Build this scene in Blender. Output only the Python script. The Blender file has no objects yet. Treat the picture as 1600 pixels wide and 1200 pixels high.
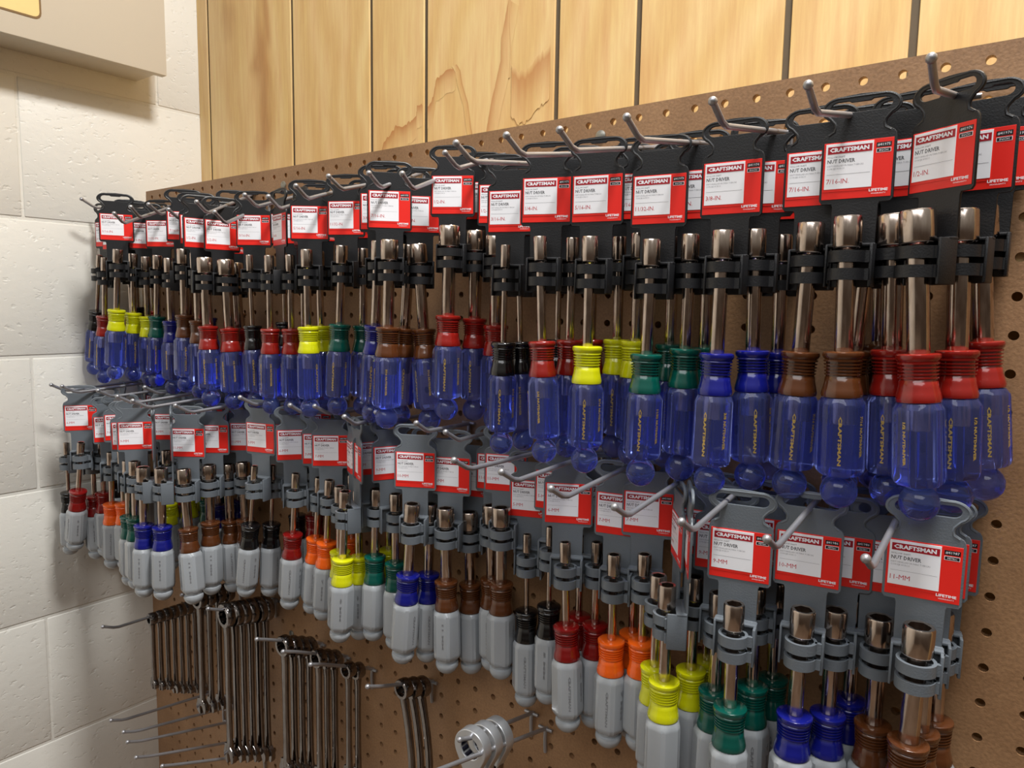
import bpy, bmesh, math, random
from mathutils import Vector, Matrix

# ---------------------------------------------------------------- units
# everything is laid out in inches: x along the pegboard, y into the wall
# (board face at y = 0), z up (z = 0 is the top row of peg holes)
IN = 0.0254
Z0 = 62.0                      # top peg row above the floor, inches

def W(x, y, z):
    return Vector((x * IN, y * IN, (z + Z0) * IN))

scene = bpy.context.scene
col = scene.collection
R = random.Random(11)

# ---------------------------------------------------------------- camera
F_PX, YAW, PITCH, ROLL = 1115.4, -0.65397775, -0.10804781, 0.01596945
CAM = (0.97882, -22.48719, -6.46015)
fwd = Vector((math.sin(YAW) * math.cos(PITCH), math.cos(YAW) * math.cos(PITCH), math.sin(PITCH)))
rgt = Vector((math.cos(YAW), -math.sin(YAW), 0.0))
upv = rgt.cross(fwd)
r2 = math.cos(ROLL) * rgt + math.sin(ROLL) * upv
u2 = -math.sin(ROLL) * rgt + math.cos(ROLL) * upv
cam_data = bpy.data.cameras.new('camera')
cam = bpy.data.objects.new('camera', cam_data)
col.objects.link(cam)
cam_data.sensor_fit = 'HORIZONTAL'
cam_data.sensor_width = 36.0
cam_data.lens = 36.0 * F_PX / 1600.0
cam_data.clip_start = 0.02
cam.matrix_world = Matrix((
    (r2.x, u2.x, -fwd.x, CAM[0] * IN),
    (r2.y, u2.y, -fwd.y, CAM[1] * IN),
    (r2.z, u2.z, -fwd.z, (CAM[2] + Z0) * IN),
    (0, 0, 0, 1)))
scene.camera = cam

# ---------------------------------------------------------------- world and light
world = bpy.data.worlds.new('room_light')
scene.world = world
world.use_nodes = True
wn = world.node_tree
wn.nodes.clear()
w_out = wn.nodes.new('ShaderNodeOutputWorld')
w_bg = wn.nodes.new('ShaderNodeBackground')
w_tc = wn.nodes.new('ShaderNodeTexCoord')
w_sep = wn.nodes.new('ShaderNodeSeparateXYZ')
w_ramp = wn.nodes.new('ShaderNodeValToRGB')
w_map = wn.nodes.new('ShaderNodeMapRange')
w_map.inputs[1].default_value = -1.0
w_map.inputs[2].default_value = 1.0
wn.links.new(w_tc.outputs['Generated'], w_sep.inputs[0])
wn.links.new(w_sep.outputs['Z'], w_map.inputs[0])
wn.links.new(w_map.outputs[0], w_ramp.inputs[0])
wn.links.new(w_ramp.outputs[0], w_bg.inputs[0])
wn.links.new(w_bg.outputs[0], w_out.inputs[0])
els = w_ramp.color_ramp.elements
els[0].position = 0.0
els[0].color = (0.07, 0.045, 0.03, 1)
els[1].position = 1.0
els[1].color = (0.95, 0.91, 0.84, 1)
e = w_ramp.color_ramp.elements.new(0.45)
e.color = (0.16, 0.115, 0.085, 1)
e = w_ramp.color_ramp.elements.new(0.62)
e.color = (0.60, 0.55, 0.48, 1)
w_bg.inputs[1].default_value = 0.43

def ceiling_lamp(name, x, y, z, sx, sy, power, color, target=None):
    ld = bpy.data.lights.new(name, 'AREA')
    ld.shape = 'RECTANGLE'
    ld.size = sx * IN
    ld.size_y = sy * IN
    ld.energy = power
    ld.color = color
    o = bpy.data.objects.new(name, ld)
    o.location = W(x, y, z)
    if target:
        d = W(*target) - o.location
        o.rotation_euler = d.to_track_quat('-Z', 'Y').to_euler()
    col.objects.link(o)
    return o

ceiling_lamp('ceiling_lamp_near_wall', 5, -9, 46, 11, 11, 40.0, (1.0, 0.98, 0.95))
ceiling_lamp('ceiling_lamp_room', 6, -75, 50, 90, 50, 29.0, (0.97, 0.98, 1.0))

scene.view_settings.view_transform = 'Standard'
scene.view_settings.look = 'None'
scene.view_settings.exposure = 0.0
scene.view_settings.gamma = 1.0
scene.view_settings.use_curve_mapping = False

# ---------------------------------------------------------------- materials
def srgb(r, g, b):
    def f(c):
        c /= 255.0
        return c / 12.92 if c <= 0.04045 else ((c + 0.055) / 1.055) ** 2.4
    return (f(r), f(g), f(b), 1.0)

def new_mat(name):
    m = bpy.data.materials.new(name)
    m.use_nodes = True
    nt = m.node_tree
    bs = nt.nodes['Principled BSDF']
    return m, nt, bs

def plain(name, rgb, rough=0.5, metal=0.0, bump=None, coat=0.0, vary=0.0, spec=None):
    m, nt, bs = new_mat(name)
    c = srgb(*rgb)
    bs.inputs['Base Color'].default_value = c
    bs.inputs['Roughness'].default_value = rough
    bs.inputs['Metallic'].default_value = metal
    bs.inputs['Coat Weight'].default_value = coat
    if spec is not None:
        bs.inputs['Specular IOR Level'].default_value = spec
    tc = nt.nodes.new('ShaderNodeTexCoord')
    if bump:
        n = nt.nodes.new('ShaderNodeTexNoise')
        n.inputs['Scale'].default_value = bump[0]
        n.inputs['Detail'].default_value = 4
        b = nt.nodes.new('ShaderNodeBump')
        b.inputs['Strength'].default_value = bump[1]
        b.inputs['Distance'].default_value = 0.0006
        nt.links.new(tc.outputs['Object'], n.inputs['Vector'])
        nt.links.new(n.outputs['Fac'], b.inputs['Height'])
        nt.links.new(b.outputs[0], bs.inputs['Normal'])
    if vary:
        n2 = nt.nodes.new('ShaderNodeTexNoise')
        n2.inputs['Scale'].default_value = 60
        n2.inputs['Detail'].default_value = 3
        mx = nt.nodes.new('ShaderNodeMixRGB')
        mx.blend_type = 'MULTIPLY'
        mx.inputs[1].default_value = c
        rp = nt.nodes.new('ShaderNodeMapRange')
        rp.inputs[3].default_value = 1.0 - vary
        rp.inputs[4].default_value = 1.0 + vary * 0.3
        nt.links.new(tc.outputs['Object'], n2.inputs['Vector'])
        nt.links.new(n2.outputs['Fac'], rp.inputs[0])
        nt.links.new(rp.outputs[0], mx.inputs[2])
        mx.inputs[0].default_value = 1.0
        nt.links.new(mx.outputs[0], bs.inputs['Base Color'])
    return m

M = {}
M['black_plastic'] = plain('black_plastic', (27, 28, 31), 0.42, bump=(900, 0.25), vary=0.2)
M['grey_plastic'] = plain('grey_plastic', (102, 109, 116), 0.42, bump=(900, 0.25), vary=0.08)
M['label_red'] = plain('label_red', (232, 44, 36), 0.32)
M['label_white'] = plain('label_white', (242, 243, 248), 0.3)
M['label_darkred'] = plain('label_darkred', (165, 24, 40), 0.35)
M['label_black'] = plain('label_black', (26, 22, 26), 0.4)
M['ink_grey'] = plain('ink_grey', (95, 95, 100), 0.6)
M['ink_light'] = plain('ink_light', (150, 150, 156), 0.6)
M['ink_red'] = plain('ink_red', (196, 70, 80), 0.6)
M['gold_print'] = plain('gold_print', (205, 175, 95), 0.35, metal=0.6)
M['emboss_grey'] = plain('emboss_grey', (120, 122, 126), 0.5)
M['grey_handle'] = plain('grey_handle', (158, 163, 168), 0.25, coat=0.5, bump=(700, 0.08))
M['zinc'] = plain('zinc', (176, 176, 180), 0.36, metal=0.7, bump=(400, 0.1), vary=0.15)
M['col_black'] = plain('col_black', (14, 13, 15), 0.15, coat=0.5)
M['col_red'] = plain('col_red', (134, 24, 18), 0.18, coat=0.5)
M['col_darkred'] = plain('col_darkred', (120, 16, 16), 0.18, coat=0.5)
M['col_yellow'] = plain('col_yellow', (206, 208, 16), 0.18, coat=0.5)
M['col_orange'] = plain('col_orange', (236, 98, 24), 0.18, coat=0.5)
M['col_green'] = plain('col_green', (6, 76, 66), 0.18, coat=0.5)
M['col_blue'] = plain('col_blue', (18, 24, 116), 0.18, coat=0.5)
M['col_brown'] = plain('col_brown', (84, 46, 22), 0.18, coat=0.5)

def chrome(name, tint, rough):
    m, nt, bs = new_mat(name)
    bs.inputs['Metallic'].default_value = 1.0
    tc = nt.nodes.new('ShaderNodeTexCoord')
    mp = nt.nodes.new('ShaderNodeMapping')
    mp.inputs['Scale'].default_value = (1, 1, 0.25)
    n = nt.nodes.new('ShaderNodeTexNoise')
    n.inputs['Scale'].default_value = 300
    n.inputs['Detail'].default_value = 5
    rr = nt.nodes.new('ShaderNodeMapRange')
    rr.inputs[3].default_value = rough * 0.6
    rr.inputs[4].default_value = rough * 1.6
    rc = nt.nodes.new('ShaderNodeValToRGB')
    c = srgb(*tint)
    rc.color_ramp.elements[0].position = 0.3
    rc.color_ramp.elements[0].color = (c[0] * 0.7, c[1] * 0.66, c[2] * 0.62, 1)
    rc.color_ramp.elements[1].position = 0.7
    rc.color_ramp.elements[1].color = c
    nt.links.new(tc.outputs['Object'], mp.inputs[0])
    nt.links.new(mp.outputs[0], n.inputs['Vector'])
    nt.links.new(n.outputs['Fac'], rr.inputs[0])
    nt.links.new(n.outputs['Fac'], rc.inputs[0])
    nt.links.new(rr.outputs[0], bs.inputs['Roughness'])
    nt.links.new(rc.outputs[0], bs.inputs['Base Color'])
    return m
M['chrome'] = chrome('chrome', (214, 200, 190), 0.16)
M['wrench_chrome'] = chrome('wrench_chrome', (150, 146, 146), 0.10)

M['wrench_face'] = plain('wrench_face', (205, 208, 212), 0.3, metal=0.75)
M['dark_steel'] = plain('dark_steel', (45, 45, 62), 0.3, metal=0.8)

def clear_blue():
    m, nt, bs = new_mat('clear_blue_plastic')
    bs.inputs['Base Color'].default_value = srgb(142, 160, 255)
    bs.inputs['Transmission Weight'].default_value = 0.93
    bs.inputs['Roughness'].default_value = 0.05
    bs.inputs['IOR'].default_value = 1.42
    return m
M['clear_blue'] = clear_blue()

def hardboard():
    m, nt, bs = new_mat('hardboard')
    tc = nt.nodes.new('ShaderNodeTexCoord')
    n = nt.nodes.new('ShaderNodeTexNoise')
    n.inputs['Scale'].default_value = 9
    n.inputs['Detail'].default_value = 8
    n.inputs['Roughness'].default_value = 0.7
    n2 = nt.nodes.new('ShaderNodeTexNoise')
    n2.inputs['Scale'].default_value = 420
    n2.inputs['Detail'].default_value = 3
    rc = nt.nodes.new('ShaderNodeValToRGB')
    rc.color_ramp.elements[0].position = 0.3
    rc.color_ramp.elements[0].color = srgb(132, 97, 66)
    rc.color_ramp.elements[1].position = 0.72
    rc.color_ramp.elements[1].color = srgb(166, 128, 92)
    mx = nt.nodes.new('ShaderNodeMixRGB')
    mx.blend_type = 'OVERLAY'
    mx.inputs[0].default_value = 0.35
    b = nt.nodes.new('ShaderNodeBump')
    b.inputs['Strength'].default_value = 0.25
    b.inputs['Distance'].default_value = 0.0008
    nt.links.new(tc.outputs['Object'], n.inputs['Vector'])
    nt.links.new(tc.outputs['Object'], n2.inputs['Vector'])
    nt.links.new(n.outputs['Fac'], rc.inputs[0])
    nt.links.new(rc.outputs[0], mx.inputs[1])
    nt.links.new(n2.outputs['Fac'], mx.inputs[2])
    nt.links.new(mx.outputs[0], bs.inputs['Base Color'])
    nt.links.new(n2.outputs['Fac'], b.inputs['Height'])
    nt.links.new(b.outputs[0], bs.inputs['Normal'])
    bs.inputs['Roughness'].default_value = 0.5
    return m
M['hardboard'] = hardboard()

def painted_block():
    m, nt, bs = new_mat('painted_block')
    bs.inputs['Base Color'].default_value = srgb(227, 225, 217)
    bs.inputs['Roughness'].default_value = 0.42
    tc = nt.nodes.new('ShaderNodeTexCoord')
    mp = nt.nodes.new('ShaderNodeMapping')
    mp.inputs['Scale'].default_value = (1, 1, 1.5)
    n = nt.nodes.new('ShaderNodeTexNoise')
    n.inputs['Scale'].default_value = 55
    n.inputs['Detail'].default_value = 6
    n.inputs['Roughness'].default_value = 0.6
    v = nt.nodes.new('ShaderNodeTexNoise')
    v.inputs['Scale'].default_value = 95
    v.inputs['Detail'].default_value = 3
    rr = nt.nodes.new('ShaderNodeValToRGB')      # sparse pits
    rr.color_ramp.elements[0].position = 0.24
    rr.color_ramp.elements[0].color = (0, 0, 0, 1)
    rr.color_ramp.elements[1].position = 0.40
    rr.color_ramp.elements[1].color = (1, 1, 1, 1)
    ad = nt.nodes.new('ShaderNodeMath')
    ad.operation = 'MULTIPLY_ADD'
    ad.inputs[1].default_value = 0.8
    b = nt.nodes.new('ShaderNodeBump')
    b.inputs['Strength'].default_value = 0.4
    b.inputs['Distance'].default_value = 0.0016
    nt.links.new(tc.outputs['Object'], mp.inputs[0])
    nt.links.new(mp.outputs[0], n.inputs['Vector'])
    nt.links.new(mp.outputs[0], v.inputs['Vector'])
    nt.links.new(v.outputs['Fac'], rr.inputs[0])
    nt.links.new(n.outputs['Fac'], ad.inputs[0])
    nt.links.new(rr.outputs[0], ad.inputs[2])
    nt.links.new(ad.outputs[0], b.inputs['Height'])
    nt.links.new(b.outputs[0], bs.inputs['Normal'])
    return m
M['painted_block'] = painted_block()

def panel_wood():
    m, nt, bs = new_mat('panel_wood')
    bs.inputs['Roughness'].default_value = 0.4
    L = nt.links.new
    tc = nt.nodes.new('ShaderNodeTexCoord')
    # warped rings stretched along the grain (z)
    wp = nt.nodes.new('ShaderNodeTexNoise')
    wp.inputs['Scale'].default_value = 3.2
    wp.inputs['Detail'].default_value = 2
    mixv = nt.nodes.new('ShaderNodeMixRGB')
    mixv.blend_type = 'LINEAR_LIGHT'
    mixv.inputs[0].default_value = 0.12
    mp = nt.nodes.new('ShaderNodeMapping')
    mp.inputs['Scale'].default_value = (5.0, 1.0, 0.8)
    wv = nt.nodes.new('ShaderNodeTexWave')
    wv.inputs['Scale'].default_value = 1.0
    wv.inputs['Distortion'].default_value = 7.0
    wv.inputs['Detail'].default_value = 3
    wv.inputs['Detail Scale'].default_value = 1.3
    mp2 = nt.nodes.new('ShaderNodeMapping')
    mp2.inputs['Scale'].default_value = (28, 1, 2.0)
    fine = nt.nodes.new('ShaderNodeTexNoise')
    fine.inputs['Scale'].default_value = 5
    fine.inputs['Detail'].default_value = 8
    fine.inputs['Roughness'].default_value = 0.7
    mp3 = nt.nodes.new('ShaderNodeMapping')
    mp3.inputs['Scale'].default_value = (3.2, 1, 1.3)
    mp3.inputs['Location'].default_value = (0.35, 0, 0.2)
    blot = nt.nodes.new('ShaderNodeTexNoise')
    blot.inputs['Scale'].default_value = 2.6
    blot.inputs['Detail'].default_value = 3
    L(tc.outputs['Object'], wp.inputs['Vector'])
    L(tc.outputs['Object'], mixv.inputs[1])
    L(wp.outputs['Color'], mixv.inputs[2])
    L(mixv.outputs[0], mp.inputs[0])
    L(mp.outputs[0], wv.inputs['Vector'])
    L(tc.outputs['Object'], mp2.inputs[0])
    L(mp2.outputs[0], fine.inputs['Vector'])
    L(mixv.outputs[0], mp3.inputs[0])
    L(mp3.outputs[0], blot.inputs['Vector'])
    rc = nt.nodes.new('ShaderNodeValToRGB')
    rc.color_ramp.elements[0].position = 0.0
    rc.color_ramp.elements[0].color = srgb(214, 178, 118)
    rc.color_ramp.elements[1].position = 1.0
    rc.color_ramp.elements[1].color = srgb(222, 190, 134)
    L(wv.outputs['Fac'], rc.inputs[0])
    rb = nt.nodes.new('ShaderNodeValToRGB')
    rb.color_ramp.elements[0].position = 0.66
    rb.color_ramp.elements[0].color = (0, 0, 0, 1)
    rb.color_ramp.elements[1].position = 0.74
    rb.color_ramp.elements[1].color = (1, 1, 1, 1)
    L(blot.outputs['Fac'], rb.inputs[0])
    m1 = nt.nodes.new('ShaderNodeMixRGB')
    m1.inputs[2].default_value = srgb(170, 108, 58)
    mm = nt.nodes.new('ShaderNodeMath')
    mm.operation = 'MULTIPLY'
    mm.inputs[1].default_value = 0.55
    L(rb.outputs[0], mm.inputs[0])
    L(mm.outputs[0], m1.inputs[0])
    L(rc.outputs[0], m1.inputs[1])
    m2 = nt.nodes.new('ShaderNodeMixRGB')
    m2.blend_type = 'OVERLAY'
    m2.inputs[0].default_value = 0.42
    L(m1.outputs[0], m2.inputs[1])
    L(fine.outputs['Fac'], m2.inputs[2])
    L(m2.outputs[0], bs.inputs['Base Color'])
    return m
M['panel_wood'] = panel_wood()
M['groove_dark'] = plain('groove_dark', (96, 84, 66), 0.8, vary=0.15)
hw_mat = M['panel_wood'].copy()
hw_mat.name = 'heartwood'
M['heartwood'] = hw_mat
_nt = hw_mat.node_tree
_bs = _nt.nodes['Principled BSDF']
_src = _bs.inputs['Base Color'].links[0].from_socket
_at = _nt.nodes.new('ShaderNodeAttribute')
_at.attribute_name = 'figure'
_mx = _nt.nodes.new('ShaderNodeMixRGB')
_mx.inputs[2].default_value = srgb(172, 104, 52)
_nt.links.new(_at.outputs['Fac'], _mx.inputs[0])
_nt.links.new(_src, _mx.inputs[1])
_nt.links.new(_mx.outputs[0], _bs.inputs['Base Color'])
M['cabinet_paint'] = plain('cabinet_paint', (206, 198, 182), 0.45, bump=(500, 0.15))
M['manila'] = plain('manila', (238, 208, 140), 0.6, vary=0.08)
M['manila_edge'] = plain('manila_edge', (120, 92, 50), 0.6)
M['screw_metal'] = plain('screw_metal', (150, 148, 140), 0.35, metal=0.8)
M['dark_hole'] = plain('dark_hole', (20, 18, 20), 0.7)
M['floor_tile'] = plain('floor_tile', (110, 92, 76), 0.4, vary=0.1)

# ---------------------------------------------------------------- mesh helpers (inches in, metres out)
def link_mesh(name, bm, mats, parent=None, smooth=True, angle=40):
    me = bpy.data.meshes.new(name)
    bmesh.ops.scale(bm, vec=(IN, IN, IN), verts=bm.verts)
    bm.to_mesh(me)
    bm.free()
    for m in mats:
        me.materials.append(M[m])
    if smooth:
        me.polygons.foreach_set('use_smooth', [True] * len(me.polygons))
        try:
            me.set_sharp_from_angle(angle=math.radians(angle))
        except Exception:
            pass
    o = bpy.data.objects.new(name, me)
    col.objects.link(o)
    if parent is not None:
        o.parent = parent
    return o

def put(o, x, y, z, rz=0.0):
    o.location = W(x, y, z)
    o.rotation_euler = (0, 0, rz)
    return o

def structure(o):
    o['kind'] = 'structure'
    return o

def tag(o, label, cat, group=None):
    o['label'] = label
    o['category'] = cat
    if group:
        o['group'] = group
    return o

def empty(name):
    o = bpy.data.objects.new(name, None)
    o.empty_display_size = 0.01
    col.objects.link(o)
    return o

def box(bm, x0, x1, y0, y1, z0, z1, mat=0, bevel=0.0):
    vs = [bm.verts.new(c) for c in ((x0, y0, z0), (x1, y0, z0), (x1, y1, z0), (x0, y1, z0),
                                    (x0, y0, z1), (x1, y0, z1), (x1, y1, z1), (x0, y1, z1))]
    fs = []
    for idx in ((0, 3, 2, 1), (4, 5, 6, 7), (0, 1, 5, 4), (1, 2, 6, 5), (2, 3, 7, 6), (3, 0, 4, 7)):
        f = bm.faces.new([vs[i] for i in idx])
        f.material_index = mat
        fs.append(f)
    if bevel:
        es = list({e for f in fs for e in f.edges})
        r = bmesh.ops.bevel(bm, geom=es, offset=bevel, segments=2, profile=0.5, affect='EDGES')
        for f in r['faces']:
            f.material_index = mat
    return fs

def rings(bm, loops, mat=0, cap0=True, cap1=True, closed_loop=True):
    """skin a list of vertex-coordinate loops"""
    rows = [[bm.verts.new(c) for c in lp] for lp in loops]
    n = len(rows[0])
    for a, b in zip(rows, rows[1:]):
        for i in range(n if closed_loop else n - 1):
            j = (i + 1) % n
            f = bm.faces.new((a[i], a[j], b[j], b[i]))
            f.material_index = mat
    if cap0:
        f = bm.faces.new(list(reversed(rows[0])))
        f.material_index = mat
    if cap1:
        f = bm.faces.new(rows[-1])
        f.material_index = mat
    return rows

def lathe(bm, prof, n=20, cx=0.0, cy=0.0, mat=0, cap0=True, cap1=True):
    """prof: (z, r) pairs from low z to high z"""
    loops = [[(cx + r * math.cos(2 * math.pi * i / n), cy + r * math.sin(2 * math.pi * i / n), z)
              for i in range(n)] for z, r in prof]
    return rings(bm, loops, mat, cap0, cap1)

def tube(bm, pts, r, n=10, mat=0, cap=True):
    pts = [Vector(p) for p in pts]
    rr = r if isinstance(r, (list, tuple)) else [r] * len(pts)
    loops = []
    side = None
    for i, p in enumerate(pts):
        d = (pts[min(i + 1, len(pts) - 1)] - pts[max(i - 1, 0)]).normalized()
        if side is None:
            ref = Vector((0, 0, 1)) if abs(d.z) < 0.9 else Vector((1, 0, 0))
            side = d.cross(ref).normalized()
        else:
            side = (side - d * side.dot(d)).normalized()
        other = d.cross(side)
        loops.append([tuple(p + rr[i] * (math.cos(2 * math.pi * k / n) * side + math.sin(2 * math.pi * k / n) * other))
                      for k in range(n)])
    return rings(bm, loops, mat, cap, cap)

def smooth_path(pts, steps=6):
    """Catmull-Rom through pts"""
    P = [Vector(p) for p in pts]
    P = [P[0] * 2 - P[1]] + P + [P[-1] * 2 - P[-2]]
    out = []
    for i in range(1, len(P) - 2):
        for s in range(steps):
            t = s / steps
            a, b, c, d = P[i - 1], P[i], P[i + 1], P[i + 2]
            out.append(0.5 * ((2 * b) + (c - a) * t + (2 * a - 5 * b + 4 * c - d) * t * t + (3 * b - a - 3 * c + d) * t ** 3))
    out.append(P[-2])
    return out

def slab_from_curves(loops, thick, bevel=0.0, res=1):
    """2D closed loops (x, z) filled with holes, thickness along y -> bmesh in inches"""
    cu = bpy.data.curves.new('outline', 'CURVE')
    cu.dimensions = '2D'
    cu.fill_mode = 'BOTH'
    cu.extrude = thick / 2
    cu.bevel_depth = bevel
    cu.bevel_resolution = res
    for lp in loops:
        sp = cu.splines.new('POLY')
        sp.points.add(len(lp) - 1)
        for k, (x, z) in enumerate(lp):
            sp.points[k].co = (x, z, 0, 1)
        sp.use_cyclic_u = True
    ob = bpy.data.objects.new('outline', cu)
    me = ob.to_mesh()
    bm = bmesh.new()
    bm.from_mesh(me)
    ob.to_mesh_clear()
    bpy.data.objects.remove(ob)
    bpy.data.curves.remove(cu)
    for v in bm.verts:                      # xy plane -> xz plane facing -y
        x, y, z = v.co
        v.co = (x, -z, y)
    return bm

def text_into(bm, body, size, x, z, y, mat, width=None, align='LEFT', bold=0.0, rot=None, extrude=0.0, spacing=1.0):
    """flat lettering in the xz plane facing -y; size = cap height-ish in inches"""
    cu = bpy.data.curves.new('lettering', 'FONT')
    cu.body = body
    cu.size = size * 1.4
    cu.align_x = align
    cu.resolution_u = 1
    cu.offset = bold
    cu.extrude = extrude
    cu.space_character = spacing
    ob = bpy.data.objects.new('lettering', cu)
    me = ob.to_mesh()
    vs = [v.co.copy() for v in me.vertices]
    if vs:
        x0 = min(v.x for v in vs)
        x1 = max(v.x for v in vs)
        sx = (width / (x1 - x0)) if width else 1.0
        nv = []
        for v in vs:
            lx = (v.x - (x0 if align == 'LEFT' else 0)) * sx
            lz = v.y
            ly = -v.z
            if rot is not None:
                c, s = math.cos(rot), math.sin(rot)
                lx, lz = c * lx - s * lz, s * lx + c * lz
            nv.append(bm.verts.new((x + lx, y + ly, z + lz)))
        for f in me.polygons:
            try:
                nf = bm.faces.new([nv[i] for i in f.vertices])
                nf.material_index = mat
            except ValueError:
                pass
    ob.to_mesh_clear()
    bpy.data.objects.remove(ob)
    bpy.data.curves.remove(cu)

def merge(dst, src, mat=None):
    vm = {}
    for v in src.verts:
        vm[v.index if False else id(v)] = dst.verts.new(v.co)
    for f in src.faces:
        try:
            nf = dst.faces.new([vm[id(v)] for v in f.verts])
            nf.material_index = f.material_index if mat is None else mat
        except ValueError:
            pass
    src.free()

# ---------------------------------------------------------------- room shell
def block_wall():
    bm = bmesh.new()
    X = -47.0
    ytop, ybot = 4.45, -130
    # recessed mortar bed
    box(bm, X - 6, X - 0.05, ybot, ytop + 6, -Z0, 50, 0)
    k = -9
    while True:
        zlo = -1.85 + 8.0 * k
        if zlo > 50:
            break
        zhi = min(zlo + 8.0, 50)
        lo = max(zlo, -Z0)
        if zhi > -Z0:
            off = -6.45 if (k % 2 == 0) else 1.55
            y = off + 16.0 * 3
            while y > ybot - 16:
                a, b = max(y - 16.0, ybot), min(y, ytop + 6)
                if b - a > 0.4:
                    box(bm, X - 0.3, X, a + 0.07, b - 0.07, lo + 0.10, zhi - 0.10, 0, bevel=0.05)
                y -= 16.0
        k += 1
    return structure(put(link_mesh('wall_left', bm, ['painted_block'], smooth=True, angle=70), 0, 0, 0))
block_wall()

def back_wall():
    bm = bmesh.new()
    Y = 4.45
    box(bm, -47.0, 70, Y + 0.09, Y + 3, -Z0, 50, 1)
    gx = [-47.0, -45.68, -36.5, -29.55, -25.47, -17.5, -13.53, -7.6, -3.57, 2.4, 6.4, 12.4, 18.5, 22.4, 30.4, 34.4, 40.4, 46.4, 54.4, 62.4, 70]
    hw = 0.13
    for a, b in zip(gx, gx[1:]):
        box(bm, a + (hw if a > -47 else 0), b - hw, Y, Y + 0.3, -Z0, 50, 0, bevel=0.03)
    return structure(put(link_mesh('wall_back', bm, ['panel_wood', 'groove_dark'], smooth=False), 0, 0, 0))
wall_back = back_wall()

def flat(name, x0, x1, y0, y1, z0, z1, mat):
    bm = bmesh.new()
    box(bm, x0, x1, y0, y1, z0, z1)
    return structure(put(link_mesh(name, bm, [mat], smooth=False), 0, 0, 0))
flat('floor', -53, 76, -130, 10, -Z0 - 2, -Z0, 'floor_tile')

# ---------------------------------------------------------------- pegboard
def pegboard():
    bm = bmesh.new()
    XR, ZB = 10.5, -47.5
    T = 0.24
    NS = 16
    r = 0.125
    def edge_x(z):
        return -45.75 - 1.25 * min(1.0, max(0.0, (0.42 - z) / 26.0))
    ncol = range(-45, 11)
    nrow = range(0, 48)
    sq = []
    for k in range(NS):
        a = 2 * math.pi * k / NS
        c, s = math.cos(a), math.sin(a)
        m = max(abs(c), abs(s))
        sq.append((c / m * 0.5, s / m * 0.5, c * r, s * r))
    zed = {0: 0.42}
    for j in nrow:
        for i in ncol:
            cz = -float(j)
            for side, y in ((0, 0.0), (1, T)):
                out, inn = [], []
                for (ox, oz, ix, iz) in sq:
                    z = cz + oz
                    if j == 0 and oz > 0.49:
                        z = 0.42
                    out.append(bm.verts.new((i + ox, y, z)))
                    inn.append(bm.verts.new((i + ix, y, cz + iz)))
                for k in range(NS):
                    l = (k + 1) % NS
                    q = (out[k], out[l], inn[l], inn[k])
                    bm.faces.new(q if side == 1 else tuple(reversed(q)))
                if side == 0:
                    f_in = inn
                else:
                    for k in range(NS):
                        l = (k + 1) % NS
                        bm.faces.new((f_in[k], f_in[l], inn[l], inn[k]))
    # left strip up to the cut edge, rim faces
    zs = [0.42] + [-0.5 - j for j in range(48)]
    for a, b in zip(zs, zs[1:]):
        for y, fl in ((0.0, False), (T, True)):
            q = [bm.verts.new(c) for c in ((edge_x(a), y, a), (-45.5, y, a), (-45.5, y, b), (edge_x(b), y, b))]
            bm.faces.new(q if fl else list(reversed(q)))
        q = [bm.verts.new(c) for c in ((edge_x(a), 0, a), (edge_x(a), T, a), (edge_x(b), T, b), (edge_x(b), 0, b))]
        bm.faces.new(q)
    XE = 10.5
    q = [bm.verts.new(c) for c in ((edge_x(.42), 0, .42), (XE, 0, .42), (XE, T, .42), (edge_x(.42), T, .42))]
    bm.faces.new(q)
    q = [bm.verts.new(c) for c in ((XE, 0, .42), (XE, 0, ZB), (XE, T, ZB), (XE, T, .42))]
    bm.faces.new(q)
    q = [bm.verts.new(c) for c in ((edge_x(ZB), 0, ZB), (edge_x(ZB), T, ZB), (XE, T, ZB), (XE, 0, ZB))]
    bm.faces.new(q)
    bmesh.ops.remove_doubles(bm, verts=bm.verts, dist=0.001)
    bmesh.ops.recalc_face_normals(bm, faces=bm.faces)
    root = put(empty('pegboard'), 0, 0, 0)
    tag(root, 'large brown perforated hardboard panel holding all the tool hooks', 'pegboard')
    link_mesh('panel', bm, ['hardboard'], root, smooth=False)
    # wooden battens that carry it off the wall
    for z in (-4.5, -24, -44):
        b = bmesh.new()
        box(b, -44.5, 9.5, T, 4.38, z - 0.75, z + 0.75, 0, bevel=0.05)
        link_mesh('batten', b, ['panel_wood'], root, smooth=False)
    for (x, z) in ((-31.2, -0.46), (-12.48, -0.42), (8.0, -0.46), (-31.2, -24.5)):
        b = bmesh.new()
        lathe(b, [(-0.02, 0.2), (0.02, 0.2), (0.05, 0.14)], 16)
        for v in b.verts:
            x_, y_, z_ = v.co
            v.co = (x + x_, -z_ - 0.02, z + y_)
        bmesh.ops.recalc_face_normals(b, faces=b.faces)
        link_mesh('screw', b, ['screw_metal'], root)
    return root
pegboard()

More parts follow.
